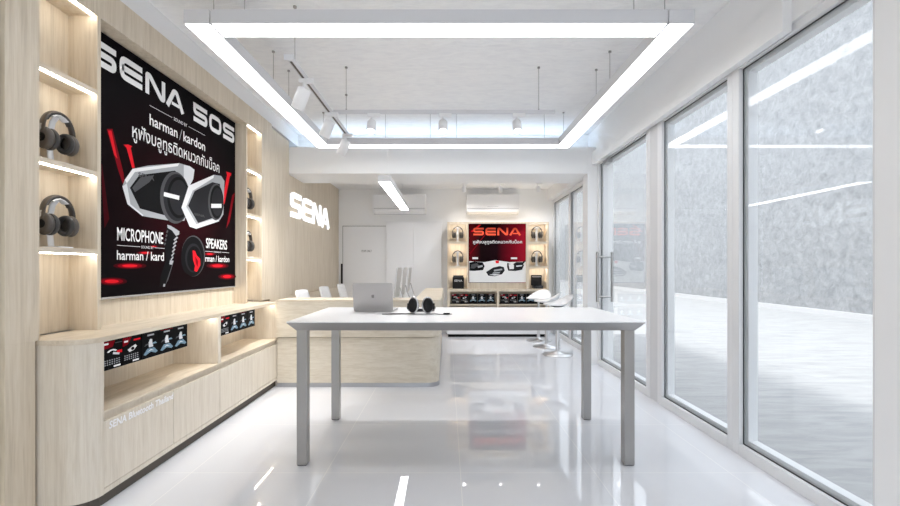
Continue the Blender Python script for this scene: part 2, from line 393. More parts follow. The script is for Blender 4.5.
# ================================================================== LEFT JOINERY
def led(parent, x0, x1, y0, y1, z):
    MB().box(x0, x1, y0, y1, z-.006, z+.001).build('light_strip', stripm, parent)
def tall_unit(y0, y1, oy0, oy1, label, full):
    t = empty('display_shelf_unit', (-2.05, (y0+y1)/2, 0 if full else .868), label, 'shelving', 'oak niche shelf units')
    c = MB(); zb = .868
    c.box(-2.15, -1.97, y0, oy0, zb, 2.64).box(-2.15, -1.97, oy1, y1, zb, 2.64)
    if full: c.box(-2.15, -1.97, y0, oy0-.021, 0, zb)
    c.build('carcass', w_v, t, bevel=.0015)
    MB().box(-2.15, -2.134, oy0, oy1, zb, 2.64).build('back_panel', w_v, t)
    for (a, b) in ((2.195, 2.22), (1.735, 1.76), (1.296, 1.322)):
        MB().box(-2.134, -1.971, oy0, oy1, a, b).build('shelf', w_h, t, bevel=.001)
        led(t, -1.998, -1.984, oy0+.005, oy1-.005, a-.0005)
    led(t, -1.998, -1.984, oy0+.005, oy1-.005, 2.6395)
    return t
tall_unit(1.96, 2.505, 2.127, 2.480, 'near oak niche unit, tall, left of the big black poster', True)
tall_unit(4.320, 4.945, 4.342, 4.680, 'far oak niche unit, right of the big black poster, beside the lettered wall', False)

# low counter under the poster
Xc = -1.74
ct = empty('display_counter', (-1.93, 3.3, 0), 'long pale oak counter with open bays and four doors below the big poster', 'counter')
def counter_outline(inset=0, y1=4.54, back=-2.085, r=.112):
    p = [(back, 2.12+inset)]
    x = Xc-inset
    for k in range(9):
        t = -PI/2+PI/2*k/8; p.append((x-r+r*math.cos(t), 2.12+inset+r+r*math.sin(t)))
    return p+[(x, y1), (back, y1)]
ID = lambda u, v, d: (u, v, d)
MB().prism(counter_outline(), ID, .843, .868, smooth=False).build('worktop', w_h, ct, bevel=.0015)
endp = [p for p in counter_outline() if p[1] < 2.3]+[(Xc, 2.232), (-2.085, 2.232)]
MB().prism(endp, ID, .068, .842).build('end_panel', w_c, ct)
cb = MB()
cb.box(-2.10, -2.085, 2.12, 4.54, .068, .868)                        # back
cb.box(-2.085, Xc-.004, 2.232, 4.54, .068, .085)                      # bottom
cb.box(-2.085, Xc, 3.348, 3.385, .49, .842).box(-2.085, Xc, 4.514, 4.54, .068, .842)
cb.box(-2.085, Xc-.022, 2.232, 4.514, .085, .47)
for y in (2.79, 3.36, 3.92): MB().box(Xc-.0218, Xc-.0216, y, y+.02, .099, .438).build('door_gap', groove, ct)
cb.build('carcass', w_c, ct)
MB().box(-2.085, Xc, 2.233, 4.513, .478, .489).build('shelf', w_h, ct)
MB().box(Xc-.022, Xc, 2.2325, 4.513, .069, .096).build('bottom_rail', w_c, ct)
MB().prism(counter_outline(.032), ID, 0, .068).build('plinth', groove, ct)
for i, (a, b) in enumerate(((2.2335, 2.799), (2.804, 3.369), (3.374, 3.926), (3.931, 4.511))):
    MB().box(Xc-.0215, Xc, a, b, .099, .438).build('door', w_c, ct, bevel=.001)
led(ct, -1.80, -1.785, 2.98, 3.345, .8425); led(ct, -1.80, -1.785, 4.03, 4.51, .8425)
PX = lambda X: (lambda u, v, d: (X+d, u, v))          # plane facing +x, u = y
tx = MB(); text(tx, 'SENA Bluetooth Thailand', 2.262, 2.795, .388, .427, PX(Xc), .003, pbr('white_vinyl', (.95, .95, .96), .5, emit=None), .03, .12)
tx.build('lettering', None, ct)['label'] = 'white stuck-on lettering'

# ------------------------------------------------------------------ main poster
Xp = -2.09
def pxm(x, y, X=2.068): Y = X*440/(447-x); return (Y, 1.22+(267.5-y)*Y/440)
ps = empty('advertising_poster', (-2.08, 3.4, 1.04), 'big black and red poster for headsets on the oak wall above the counter', 'poster')
pz0, pz1, py0, py1 = 1.04, 2.632, 2.51, 4.300
postm = pbr('dark_red_poster_ground', (.01, .01, .01), .6, spec=.02); bs = postm.node_tree.nodes['Principled BSDF']
g = N(postm, 'ShaderNodeNewGeometry'); mp = N(postm, 'ShaderNodeMapping'); mp.vector_type = 'POINT'
mp.inputs['Location'].default_value = (0, -3.45*.95, -1.72*1.25); mp.inputs['Scale'].default_value = (0, .95, 1.25)
L(postm, g.outputs['Position'], mp.inputs[0]); gr = N(postm, 'ShaderNodeTexGradient', gradient_type='SPHERICAL'); L(postm, mp.outputs[0], gr.inputs[0])
r = ramp(postm, [(0, (.006, .005, .006)), (.45, (.010, .003, .004)), (1, (.032, .003, .005))]); L(postm, gr.outputs[0], r.inputs[0]); L(postm, r.outputs[0], bs.inputs['Base Color'])
MB().box(Xp+.0005, Xp+.02, py0, py1, pz0, pz1).build('panel', postm, ps)
edge = MB().box(Xp+.0005, Xp+.022, py0, py1, pz0-.012, pz0-.0005).build('bottom_edge', silver, ps)
P = PX(Xp+.02)
lt = MB(); e = .003
zz0, zz1 = 2.42, 2.572
for ch, a, b in (('S', 2.545, 2.752), ('E', 2.778, 2.985), ('N', 3.015, 3.228), ('A', 3.24, 3.455), ('5', 3.585, 3.795), ('0', 3.825, 4.03), ('S', 4.06, 4.275)):
    if ch == '5': lt.build('title_lettering', None, ps)['label'] = 'white company name lettering'; lt = MB()
    logo_letter(lt, ch, a, b, zz0, zz1, P, e, e, ink_w, t=.25)
lt.build('title_lettering', None, ps)['label'] = 'white title lettering'; lt = MB()
lt.flat(rect(3.058, 3.31, 2.346, 2.349), P, e, ink_w); lt.flat(rect(3.52, 3.76, 2.346, 2.349), P, e, ink_w)
text(lt, 'SOUND BY', 3.33, 3.50, 2.335, 2.360, P, e, ink_w)
text(lt, 'harman', 3.058, 3.375, 2.212, 2.290, P, e, ink_w, .012); lt.flat([(3.395, 2.205), (3.402, 2.205), (3.435, 2.295), (3.428, 2.295)], P, e, ink_lg)
text(lt, 'kardon', 3.45, 3.76, 2.212, 2.290, P, e, ink_w, .012)
text(lt, THAI, 2.89, 3.995, 2.045, 2.185, P, e, ink_w, .006)
lt.build('slogan_lettering', None, ps)['label'] = 'white slogan lettering'; lt = MB()
text(lt, 'MICROPHONE', 2.757, 3.204, 1.390, 1.474, P, e, ink_w, .012)
lt.flat(rect(2.757, 2.965, 1.358, 1.361), P, e, ink_w); lt.flat(rect(3.11, 3.22, 1.358, 1.361), P, e, ink_w)
text(lt, 'SOUND BY', 2.975, 3.10, 1.350, 1.368, P, e, ink_w)
text(lt, 'harman / kard', 2.757, 3.215, 1.268, 1.330, P, e-.0015, ink_w, .012)
lt.build('caption_lettering', None, ps)['label'] = 'white microphone caption'; lt = MB()
text(lt, 'SPEAKERS', 3.775, 4.135, 1.386, 1.474, P, e, ink_w, .012)
lt.flat(rect(3.76, 3.89, 1.358, 1.361), P, e, ink_w); lt.flat(rect(4.04, 4.17, 1.358, 1.361), P, e, ink_w)
text(lt, 'SOUND BY', 3.90, 4.03, 1.351, 1.366, P, e, ink_w)
text(lt, 'rman / kardon', 3.765, 4.18, 1.270, 1.326, P, e-.0015, ink_w, .012)
lt.build('caption_lettering', None, ps)['label'] = 'white speakers caption'
art = MB()
def zb(pts): return [pxm(x/3.373, 130+y/3.373) for x, y in pts]
def z1_(pts): return [pxm(100+x/6.33, 140+y/6.33) for x, y in pts]
def z2_(pts): return [pxm(100+x/6.33, 220+y/6.33) for x, y in pts]
# stage lamps: beams, glows on the ground
d = .0005
for poly, m in ((z1_([(45, -70), (80, -70), (150, 210), (165, 330), (120, 200)]), ink_rd), (z1_([(52, -60), (74, -60), (112, 120), (92, 95)]), ink_r),
                (z1_([(168, 45), (195, 45), (222, 175), (205, 178)]), ink_r), (z1_([(150, 30), (180, 28), (205, 40), (196, 50), (168, 48)]), ink_r),
                (z1_([(806, 215), (826, 215), (790, 400), (768, 430)]), ink_r), (z1_([(800, 200), (832, 210), (830, 228), (805, 222)]), ink_r),
                (z1_([(838, 350), (856, 330), (820, 520), (800, 560)]), ink_rd), (z1_([(4, 150), (14, 150), (60, 500), (30, 560)]), ink_rk), (z1_([(215, 175), (222, 170), (262, 330), (240, 340)]), ink_rd)):
    art.flat(poly, P, d, m); d += .00005
for cx, cy_, rx, ry in ((190, 290, 78, 15), (75, 388, 72, 18), (285, 208, 40, 9), (745, 290, 52, 13), (805, 358, 42, 14), (695, 215, 30, 8), (340, 168, 22, 6)):
    for s_, m in ((1.35, ink_rk), (1.0, ink_rd), (.62, ink_r)): art.flat(z2_([(cx+rx*s_*math.cos(2*PI*k/24), cy_+ry*s_*math.sin(2*PI*k/24)) for k in range(24)]), P, d, m); d += .00004
# left module
def disc(cx, cy_, rx, ry, tilt, m, f=zb, n=30):
    global d
    art.flat(f(ell(cx, cy_, rx, ry, n, tilt)), P, d, m); d += .00005
def poly(pts, m, f=zb):
    global d
    art.flat(f(pts), P, d, m); d += .00005
poly([(413, 190), (421, 168), (447, 131), (500, 120), (605, 112), (640, 122), (656, 134), (652, 165), (632, 205), (640, 250), (622, 306), (585, 308), (480, 290), (430, 250)], ink_lg)
poly([(421, 168), (447, 131), (605, 112), (600, 122), (455, 142), (428, 180)], ink_w)
poly([(413, 190), (428, 180), (440, 250), (485, 288), (480, 290), (430, 250)], ink_soft)
poly([(620, 118), (640, 122), (656, 134), (652, 165), (632, 205), (620, 180)], ink_soft)
poly([(438, 195), (470, 152), (590, 137), (622, 165), (640, 250), (590, 296), (545, 285), (472, 265)], ink_k)
poly([(446, 195), (474, 160), (520, 152), (505, 175), (455, 210)], ink_mg)
disc(590, 228, 50, 88, -.04, ink_mg); disc(596, 228, 45, 80, -.04, ink_dg); disc(602, 228, 38, 70, -.04, ink_k); disc(604, 228, 32, 60, -.04, ink_dg)
poly([(553, 209), (605, 222), (604, 236), (552, 223)], ink_w)
# right module
poly([(612, 262), (636, 188), (722, 151), (746, 155), (757, 172), (753, 285), (738, 308), (662, 333), (640, 326)], ink_lg)
poly([(612, 262), (636, 188), (722, 151), (720, 162), (650, 205), (628, 258)], ink_w)
poly([(612, 262), (628, 258), (662, 318), (735, 296), (738, 308), (662, 333), (640, 326)], ink_soft)
poly([(634, 255), (656, 206), (716, 176), (742, 182), (746, 270), (732, 292), (668, 314)], ink_dg)
disc(728, 243, 26, 62, 0, ink_mg); disc(731, 243, 23, 57, 0, ink_k); disc(733, 243, 19, 47, 0, ink_dg)
poly([(712, 249), (747, 249), (747, 263), (712, 263)], ink_w)
# microphone boom and loudspeaker
poly([(425, 30), (450, 42), (502, 80), (488, 130), (470, 180), (466, 260), (440, 330), (412, 420), (376, 424), (384, 350), (418, 250), (410, 180), (424, 90)], ink_k, z2_)
poly([(425, 30), (450, 38), (502, 72), (500, 92), (480, 100), (455, 66), (428, 50)], ink_lg, z2_)
for k in range(6): poly([(486-k*5, 104+k*25), (494-k*6, 112+k*25), (470-k*4, 132+k*25), (466-k*4, 124+k*25)], ink_lg, z2_)
for k in range(4): poly([(424-k*5, 62+k*26), (432-k*5, 70+k*26), (424-k*5, 84+k*26), (418-k*5, 78+k*26)], ink_mg, z2_)
poly([(442, 255), (464, 258), (460, 284), (438, 280)], ink_lg, z2_); poly([(402, 404), (412, 406), (410, 422), (398, 421)], ink_lg, z2_)
poly([(462, 262), (466, 262), (430, 380), (410, 415)], ink_mg, z2_)
disc(589, 228, 75, 130, 0, ink_mg, z2_); disc(586, 231, 72, 126, 0, ink_k, z2_); disc(560, 240, 48, 104, 0, ink_k, z2_); disc(590, 240, 52, 92, 0, ink_dg, z2_); disc(594, 245, 44, 80, 0, ink_k, z2_)
poly([(585, 192), (600, 196), (612, 225), (632, 245), (634, 285), (612, 328), (596, 322), (600, 290), (588, 250)], ink_r, z2_)
poly([(600, 225), (622, 262), (616, 300), (604, 272)], ink_rd, z2_)
text(art, 'SENA', *[q for q in (zb([(466, 212)])[0][0], zb([(520, 212)])[0][0])], 1.83, 1.86, P, .003, ink_mg, .02)
text(art, 'SENA', zb([(655, 270)])[0][0], zb([(690, 270)])[0][0], 1.648, 1.668, P, .003, ink_mg, .02)
art.build('printed_picture', None, ps)['label'] = 'printed headset modules, microphone and loudspeaker with red beams'

# ------------------------------------------------------------------ product display cards in the counter bays
def card_mesh(variant, w, h, P):
    m = MB(); m.prism(rect(-w/2, w/2, 0, h), P, -.006, 0, ink_k)
    e = .0008
    R = (lambda a, b, c, d_: rect(-w/2+a*w, -w/2+b*w, c*h, d_*h))
    if variant == 0:
        m.flat([(-w/2+.04*w, .97*h), (-w/2+.62*w, .97*h), (-w/2+.5*w, .76*h), (-w/2+.04*w, .72*h)], P, e, ink_rd); m.flat(R(.62, .95, .86, .89), P, e, ink_mg); m.flat(R(.08, .3, .86, .92), P, 2*e, ink_w)
        for k in range(9):
            t0, t1 = .5+k*.25, .5+(k+1)*.25
            m.flat([(w*(.26*math.cos(t)*r_-.02), h*(.55+.13*math.sin(t)*r_)) for t, r_ in ((t0, 1), (t1, 1), (t1, .62), (t0, .62))], P, e, ink_w)
        m.flat([(w*.02, .58*h), (w*.33, .50*h), (w*.3, .44*h), (w*.0, .5*h)], P, 2*e, ink_soft); m.flat(R(.7, .95, .5, .6), P, e, ink_r)
    elif variant == 1:
        m.flat([(-w/2+.04*w, .97*h), (-w/2+.5*w, .97*h), (-w/2+.3*w, .72*h), (-w/2+.04*w, .66*h)], P, e, ink_rd); m.flat(R(.6, .95, .80, .86), P, e, ink_r); m.flat(R(.1, .3, .8, .86), P, 2*e, ink_w)
        m.flat([(-w*.22, .52*h), (-w*.02, .60*h), (w*.2, .66*h), (w*.27, .58*h), (w*.1, .46*h), (-w*.12, .42*h)], P, e, ink_soft); m.flat(ell(w*.04, .53*h, w*.09, h*.06, 12), P, 2*e, ink_k)
    else:
        m.flat(R(.3, .7, .84, .90), P, e, ink_lg); m.flat(R(.1, .9, .94, .965), P, e, ink_rd if variant == 3 else ink_dg)
        m.flat([(-w*.10, .40*h), (-w*.14, .56*h), (-w*.04, .72*h), (w*.08, .70*h), (w*.10, .55*h), (w*.15, .40*h)], P, e, ink_soft)
        m.flat([(-w*.38, .46*h), (-w*.1, .52*h), (-w*.1, .57*h), (-w*.3, .55*h)], P, e, ink_mg); m.flat([(w*.38, .5*h), (w*.1, .5*h), (w*.12, .56*h), (w*.3, .57*h)], P, e, ink_b)
        m.flat([(-w*.42, .16*h), (-w*.2, .36*h), (w*.2, .36*h), (w*.42, .18*h), (w*.3, .13*h), (0, .22*h), (-w*.3, .12*h)], P, e, ink_b)
        m.flat([(-w*.2, .24*h), (0, .32*h), (w*.2, .24*h), (0, .28*h)], P, 2*e, ink_w)
    if variant < 2:
        for r_ in range(3):
            for k in range(7): m.flat(R(.12+k*.11, .18+k*.11, .30-r_*.07, .335-r_*.07), P, e, ink_lg)
        m.flat(R(.55, .88, .05, .11), P, e, ink_w)
    return m
cards = []
places = ['leftmost', 'second', 'third', 'fourth', 'rightmost']
ye = [2.240, 2.364, 2.520, 2.676, 2.819, 2.962]
PXl = lambda u, v, d_: (d_, u, v)
protos = {}
def make_card(variant, loc, label, group, w=.148, h=.152, PP=PXl, tagk='x', stand=True):
    key = (variant, tagk)
    if key in protos:
        o = dup(protos[key], loc, label); o['group'] = group; return o
    t = empty('display_card', (0, 0, 0), label, 'display card', group)
    card_mesh(variant, w, h, PP).build('card_face', None, t)
    if stand:
        s_ = MB().box(-.045, -.040, -.012, .012, -.193, .08).box(-.06, .0, -.03, .03, -.199, -.193).box(-.045, -.006, -.012, .012, .03, .04)
        s_.build('stand', white_gloss, t)
    t.location = loc; protos[key] = t
    return t
desc0 = ['with a white headset picture', 'with a silver module picture and red marks', 'with a pale blue motorcycle picture', 'with a rider picture and blue bike', 'with a blue motorcycle']
vs = [0, 1, 2, 3, 2]
for i in range(5):
    make_card(vs[i], (-1.750, (ye[i]+ye[i+1])/2, .690), 'black card %s, %s of five in near bay' % (desc0[i], places[i]), 'product cards in the near counter bay', stand=False)
pl4 = ['leftmost', 'second', 'third', 'rightmost']; v4 = [1, 2, 3, 2]
for i in range(4):
    make_card(v4[i], (-1.750, 3.389+.155*(i+.5), .690), 'black product card standing %s of the four in the far counter bay' % pl4[i], 'product cards in the far counter bay', stand=False)

# ------------------------------------------------------------------ headphones on stands
def make_headphones(cupm=brown, padm=brownd):
    t = empty('headphones', (0, 0, 0), '', 'headphones', 'headphones in the oak niches')
    # wearing axis = y, front = +x, origin under the cups
    arc = []
    for k in range(21):
        a = PI*k/20; arc.append((0, -.092*math.cos(a), .085+.125*math.sin(a)**.8))
    MB().tube(arc, .0075, 10, w=2.3, up=(1, 0, 0)).build('headband', cupm, t)
    arc2 = [(0, y*.9, z-.009) for (_, y, z) in arc[4:17]]
    MB().tube(arc2, .006, 8, w=2.2, up=(1, 0, 0)).build('headband_pad', padm, t)
    for s_ in (-1, 1):
        c = MB(); c.lathe((0, s_*.058, .058), (0, s_, 0), [(0, .040), (.003, .046), (.020, .050), (.030, .046), (.037, .036), (.039, .024)], 26, sx=.9, sy=1.15)
        cup = c.build('ear_cup', cupm, t)
        MB().lathe((0, s_*.0975, .058), (0, s_, 0), [(0, .022), (.002, .021), (.003, .012)], 20).build('cup_badge', blackm, cup)
        p = MB(); ring = [(.036*math.cos(2*PI*k/22), s_*.045, .058+.044*math.sin(2*PI*k/22)) for k in range(22)]
        p.tube(ring, .013, 8, closed=True); p.build('ear_pad', padm, t)
        MB().tube([(0, s_*.092, .125), (0, s_*.094, .10), (0, s_*.086, .08)], .006, 8, w=2).build('yoke', silver, t)
    return t
def make_stand():
    t = empty('headphone_stand', (0, 0, 0), '', 'headphone stand', 'white headphone stands in the niches')
    MB().rbox(-.055, .05, -.045, .045, 0, .008, .012).build('foot', white_gloss, t, bevel=.001)
    post = [(-.035, 0, .008), (-.042, 0, .08), (-.040, 0, .17), (-.028, 0, .225), (-.008, 0, .248)]
    MB().tube(post, .006, 10, w=3.2, up=(0, 1, 0)).build('post', white_gloss, t)
    cr = [(0, -.045, .238), (0, -.022, .252), (0, 0, .257), (0, .022, .252), (0, .045, .238)]
    MB().tube(cr, .005, 8, w=4.2, up=(1, 0, 0)).build('cradle', white_gloss, t)
    return t
hp = make_headphones(); st = make_stand()
HPZ = .062   # lift so that the band hangs on the cradle
first = True
spots = [(-2.045, 2.312, 1.760, 'niche above, second from the top in the near oak unit', 'upper'), (-2.045, 2.312, 1.322, '', 'lower'),
         (-2.045, 4.50, 1.760, '', 'upper'), (-2.045, 4.50, 1.322, '', 'lower')]
names = ['in the upper niche left of the big poster', 'in the lower niche left of the big poster', 'in the upper niche right of the big poster', 'in the lower niche right of the big poster']
for i, (x, y, z, _, _) in enumerate(spots):
    if i == 0:
        st.location = (x, y, z); st['label'] = 'white stand holding dark headphones '+names[i]
        hp.location = (x, y, z+HPZ); hp['label'] = 'dark over-ear headphones on a stand '+names[i]
    else:
        dup(st, (x, y, z), 'white stand holding dark headphones '+names[i]); dup(hp, (x, y, z+HPZ), 'dark over-ear headphones on a stand '+names[i])

# ------------------------------------------------------------------ lit wall sign
sg = empty('wall_sign', (-2.0, 6.5, 1.86), 'white backlit SENA letters on the oak wall over the reception', 'sign')
for ch, a, b in (('S', 5.60, 5.99), ('E', 6.06, 6.45), ('N', 6.52, 6.93), ('A', 6.97, 7.40)):
    m = MB(); logo_letter(m, ch, a, b, 1.868, 2.192, PX(-2.02), .022, .045, signm, t=.21)
    logo_letter(m, ch, a+.01, b-.01, 1.875, 2.185, PX(-2.02), .0002, .0215, grey_white, t=.17)
    m.build('letter', None, sg)

# ================================================================== CEILING LIGHTS
FZ = 2.60; HB = .083; WB_ = .145
fx0, fx1, fy0, fy1 = -1.493, 1.405, 2.494, 5.085
fl = empty('hanging_light_frame', ((fx0+fx1)/2, (fy0+fy1)/2, FZ), 'large rectangular frame of white linear lights with grey sides hung from the ceiling', 'ceiling light')
def bar(x0, x1, y0, y1, seams, along):
    MB().box(x0, x1, y0, y1, FZ+.004, FZ+HB).build('housing', profile, fl)
    e = .006; cuts = [(x0 if along == 'x' else y0)+e]+seams+[(x1 if along == 'x' else y1)-e]
    m = MB()
    for a, b in zip(cuts, cuts[1:]):
        if along == 'x': m.box(a+.0015, b-.0015, y0+e, y1-e, FZ, FZ+.004)
        else: m.box(x0+e, x1-e, a+.0015, b-.0015, FZ, FZ+.004)
    m.build('diffuser', lampm, fl)
bar(fx0, fx0+WB_, fy0, fy1, [3.78], 'y'); bar(fx1-WB_, fx1, fy0, fy1, [3.78], 'y')
bar(fx0+WB_+.008, fx1-WB_-.008, fy0, fy0+WB_, [], 'x'); bar(fx0+WB_, fx1-WB_, fy1-WB_+.015, fy1, [-.04], 'x')
def wires(parent, pts, z0, z1=CZ):
    for (x, y) in pts:
        m = MB().cyl((x, y, z0), (x, y, z1), .0022, n=6); m.cyl((x, y, z1-.012), (x, y, z1), .012, n=10); m.cyl((x, y, z0), (x, y, z0+.012), .006, n=8)
        m.build('suspension_wire', steel, parent)
yf = fy0+WB_/2; yb = fy1-WB_/2+.005; xl = fx0+WB_/2; xr = fx1-WB_/2
wires(fl, [(-1.36, yf), (-1.18, yf), (1.09, yf), (1.27, yf), (xl, 3.60), (xl, 3.95), (xr, 3.60), (xr, 3.93), (-.19, yb), (.11, yb), (1.11, yb), (1.33, yb), (-1.41, yb), (-.70, yb)], FZ+HB)

# spotlight tracks and heads
TZ = 2.578
tk1 = empty('light_track', (-1.03, 3.73, TZ), 'suspended grey light track running away above the left side', 'light track')
MB().box(-1.047, -1.013, 2.88, 4.60, TZ, TZ+.03).build('rail', profile, tk1); MB().box(-1.038, -1.022, 2.90, 4.58, TZ-.0005, TZ+.001).build('slot', groove, tk1)
MB().box(-1.06, -1.0, 2.865, 2.88, TZ-.004, TZ+.034).build('end_cap', profile, tk1)
wires(tk1, [(-1.03, 2.98), (-1.03, 4.50)], TZ+.03)
tk2 = empty('light_track', (.0, 3.9, TZ), 'suspended white light track running across the room', 'light track')
MB().box(-1.0, .95, 3.87, 3.90, TZ, TZ+.03).build('rail', profile, tk2)
wires(tk2, [(-.89, 3.885), (.81, 3.885)], TZ+.03)
def make_spot(r=.040, ln=.12, tilt=(0, -.55, -1), name='spotlight', watts=14, cone=80):
    t = empty(name, (0, 0, 0), '', 'spotlight', 'white track spotlights')
    d_ = Vector(tilt).normalized()
    MB().box(-.035, .075, -.016, .016, -.032, 0).build('adaptor', white_gloss, t, bevel=.003)
    MB().cyl((0, 0, -.032), (0, 0, -.075), .009, n=12).cyl((-.012, 0, -.075), (.012, 0, -.075), .012, n=12).build('joint', white_gloss, t)
    c = Vector((0, 0, -.085))
    body = MB(); body.lathe(c-d_*.02, d_, [(0, r*.55), (.006, r*.93), (.015, r), (ln, r), (ln, r*.86), (ln-.012, r*.80)], 26); b = body.build('lamp_body', white_gloss, t)
    MB().lathe(c+d_*(ln-.034), d_, [(0, r*.78), (.004, r*.78)], 22).build('lens', spotm, b)
    sl = bpy.data.lights.new('spot_beam', 'SPOT'); sl.energy = watts; sl.spot_size = math.radians(cone); sl.spot_blend = .9; sl.shadow_soft_size = .03; sl.color = (1, .99, .98)
    so = bpy.data.objects.new('spot_beam', sl); C.objects.link(so); so.parent = b; so.location = c+d_*(ln-.012); so.rotation_euler = d_.to_track_quat('-Z', 'Y').to_euler()
    return t
s0 = make_spot(); cols = [(-.665, 'leftmost'), (-.035, 'middle'), (.615, 'rightmost')]
for i, (x, w_) in enumerate(cols):
    lb = 'small white spotlight, %s of the three on the track across the room' % w_
    if i == 0: s0.location = (x, 3.885, TZ); s0['label'] = lb
    else: dup(s0, (x, 3.885, TZ), lb)
s1 = make_spot(.047, .155, (-.38, .12, -.85), 'spotlight', 22, 85)
for i, (y, w_) in enumerate(((3.17, 'nearest'), (3.86, 'middle'), (4.47, 'farthest'))):
    lb = 'larger white spotlight tilted to the shelves, %s on the left track' % w_
    if i == 0: s1.location = (-1.03, y, TZ); s1['label'] = lb; s1.rotation_euler.z = 0
    else: dup(s1, (-1.03, y, TZ), lb)
s2 = make_spot(.035, .10, (.1, .1, -1), 'spotlight', 9, 145)
for i, (x, w_) in enumerate(((.285, 'leftmost'), (.91, 'middle'), (1.56, 'rightmost'))):
    lb = 'white ceiling spotlight over the rear poster display, %s of three' % w_
    if i == 0: s2.location = (x, 7.55, 2.68); s2['label'] = lb
    else: dup(s2, (x, 7.55, 2.68), lb)
# rear linear pendant
pd = empty('pendant_linear_light', (-.68, 5.94, 2.148), 'short white linear pendant light hanging over the reception', 'ceiling light')
MB().box(-.75, -.615, 4.775, 7.1, 2.152, 2.223).build('housing', alu, pd); MB().box(-.742, -.623, 4.783, 7.092, 2.148, 2.152).build('diffuser', lampp, pd)
for y, zt in ((5.0, CZ), (6.7, 2.68)):
    MB().cyl((-.68, y, 2.223), (-.68, y, zt), .002, n=6).build('suspension_wire', alu, pd)

# ================================================================== DEMO TABLE
tb = empty('demo_table', (.115, 3.14, 0), 'large white high table with brushed steel legs in the middle', 'table')
tx0, tx1, ty0, ty1, tz = -.970, 1.199, 2.655, 3.63, .892
MB().box(tx0, tx1, ty0, ty1, tz-.006, tz).build('tabletop', white_smooth, tb)
ap = MB(); i_ = .05
a_ = [(tx0, ty0), (tx1, ty0), (tx1, ty1), (tx0, ty1)]; b_ = [(tx0+i_*.9, ty0+i_*.9), (tx1-i_*.9, ty0+i_*.9), (tx1-i_*.9, ty1-i_*.9), (tx0+i_*.9, ty1-i_*.9)]
ap.add([(x, y, tz-.0065) for x, y in a_]+[(x, y, tz-.058) for x, y in b_], [(0, 1, 2, 3), (7, 6, 5, 4), (0, 4, 5, 1), (1, 5, 6, 2), (2, 6, 7, 3), (3, 7, 4, 0)])
ap.build('apron', steel, tb)
for x in (tx0+i_*.9, tx1-i_*.9-.062):
    for y in (ty0+i_*.9+.005, ty1-i_*.9-.067):
        MB().box(x, x+.062, y, y+.062, .004, tz-.0585).build('leg', steel, tb, bevel=.002)
        MB().box(x+.004, x+.058, y+.004, y+.058, 0, .004).build('foot_pad', blackm, tb)
# laptop
lp = empty('laptop', (-.545, 3.26, tz), 'grey open laptop seen from behind on the white table', 'laptop')
def L_(m, name, mat, par, bevel=0): return m.build(name, mat, par, bevel, world=False)
L_(MB().rbox(-.148, .148, 0, .212, .002, .014, .012), 'base', lap, lp, .001)
kb = L_(MB().box(-.125, .125, .02, .115, .0141, .0148), 'keyboard', blackm, lp)
L_(MB().box(-.05, .05, .13, .20, .0141, .0146), 'trackpad', silver, lp)
lid = MB(); lid.rbox(-.148, .148, 0, .208, -.006, 0, .01, 'z'); tl = math.radians(10)
rotl = Matrix.Rotation(PI/2+0, 3, 'X')
def lidmap(v):
    x, y, z = v; return (x, z*math.cos(tl)-y*math.sin(tl)+.004, .010+y*math.cos(tl)+z*math.sin(tl))
def lidpart(m, name, mat):
    m.v = [lidmap(v) for v in m.v]; return m.build(name, mat, lp, 0, world=False)
lidpart(lid, 'lid', lap)
sm = MB().box(-.140, .140, .008, .200, .0004, .0012); lidpart(sm, 'screen', scr)
emb = MB(); PZ = lambda u, v, d_: (u, v, d_)
apple = [(.000, .010), (.004, .0115), (.008, .0105), (.0105, .007), (.0085, .003), (.0085, -.001), (.011, -.004), (.008, -.010), (.004, -.0125), (0, -.0112), (-.004, -.0125), (-.008, -.010), (-.0105, -.004), (-.0108, .003), (-.009, .008), (-.005, .0112)]
emb.flat([(u, .108+v) for u, v in apple], PZ, -.0066); emb.flat([(.0, .1205), (.004, .1225), (.005, .127), (.001, .125)], PZ, -.0066)
lidpart(emb, 'emblem', pbr('dark_emblem', (.17, .16, .16), .25, .6))
lp.rotation_euler.z = math.radians(-4)
# table headphones with cord
th = empty('headphones', (-.185, 3.10, tz), 'black and silver headphones with a cord lying on the white table', 'headphones')
for s_, ang in ((-1, .62), (1, -.42)):
    ax = Vector((math.sin(-ang)*1.0, -math.cos(ang), .10)).normalized(); c0 = Vector((s_*.044, 0, .062))
    cup = MB().lathe(c0, ax, [(0, .040), (.004, .052), (.014, .055), (.018, .050)], 28, sx=.80, sy=1.10)
    k_ = cup.build('ear_cup', silver, th, world=False)
    MB().lathe(c0+ax*.016, ax, [(0, .047), (.010, .046), (.018, .036), (.020, .02)], 28, sx=.80, sy=1.10).build('ear_pad', blackm, k_, world=False)
    MB().lathe(c0-ax*.018, ax, [(0, .030), (.008, .042), (.018, .046)], 24, sx=.80, sy=1.10).build('cup_shell', black, th, world=False)
arc = [(-.085, .012, .052), (-.098, .05, .040), (-.092, .11, .020), (-.055, .155, .012), (0, .17, .011), (.055, .155, .012), (.092, .11, .020), (.098, .05, .040), (.088, .012, .052)]
MB().tube(arc, .006, 8, w=2, up=(0, .3, 1)).build('headband', black, th, world=False)
MB().box(-.095, -.075, -.006, .02, .035, .075).box(.078, .098, -.006, .02, .035, .075).build('hinge', blackm, th, bevel=.002, world=False)
cable = [(-.06, .0, .006), (-.09, -.02, .004), (-.15, -.045, .004), (-.22, -.055, .004), (-.265, -.035, .004), (-.25, -.01, .004), (-.18, .0, .004), (-.10, -.005, .004), (.0, -.03, .004), (.10, -.02, .004), (.13, -.04, .004), (.18, -.045, .004), (.22, -.035, .004)]
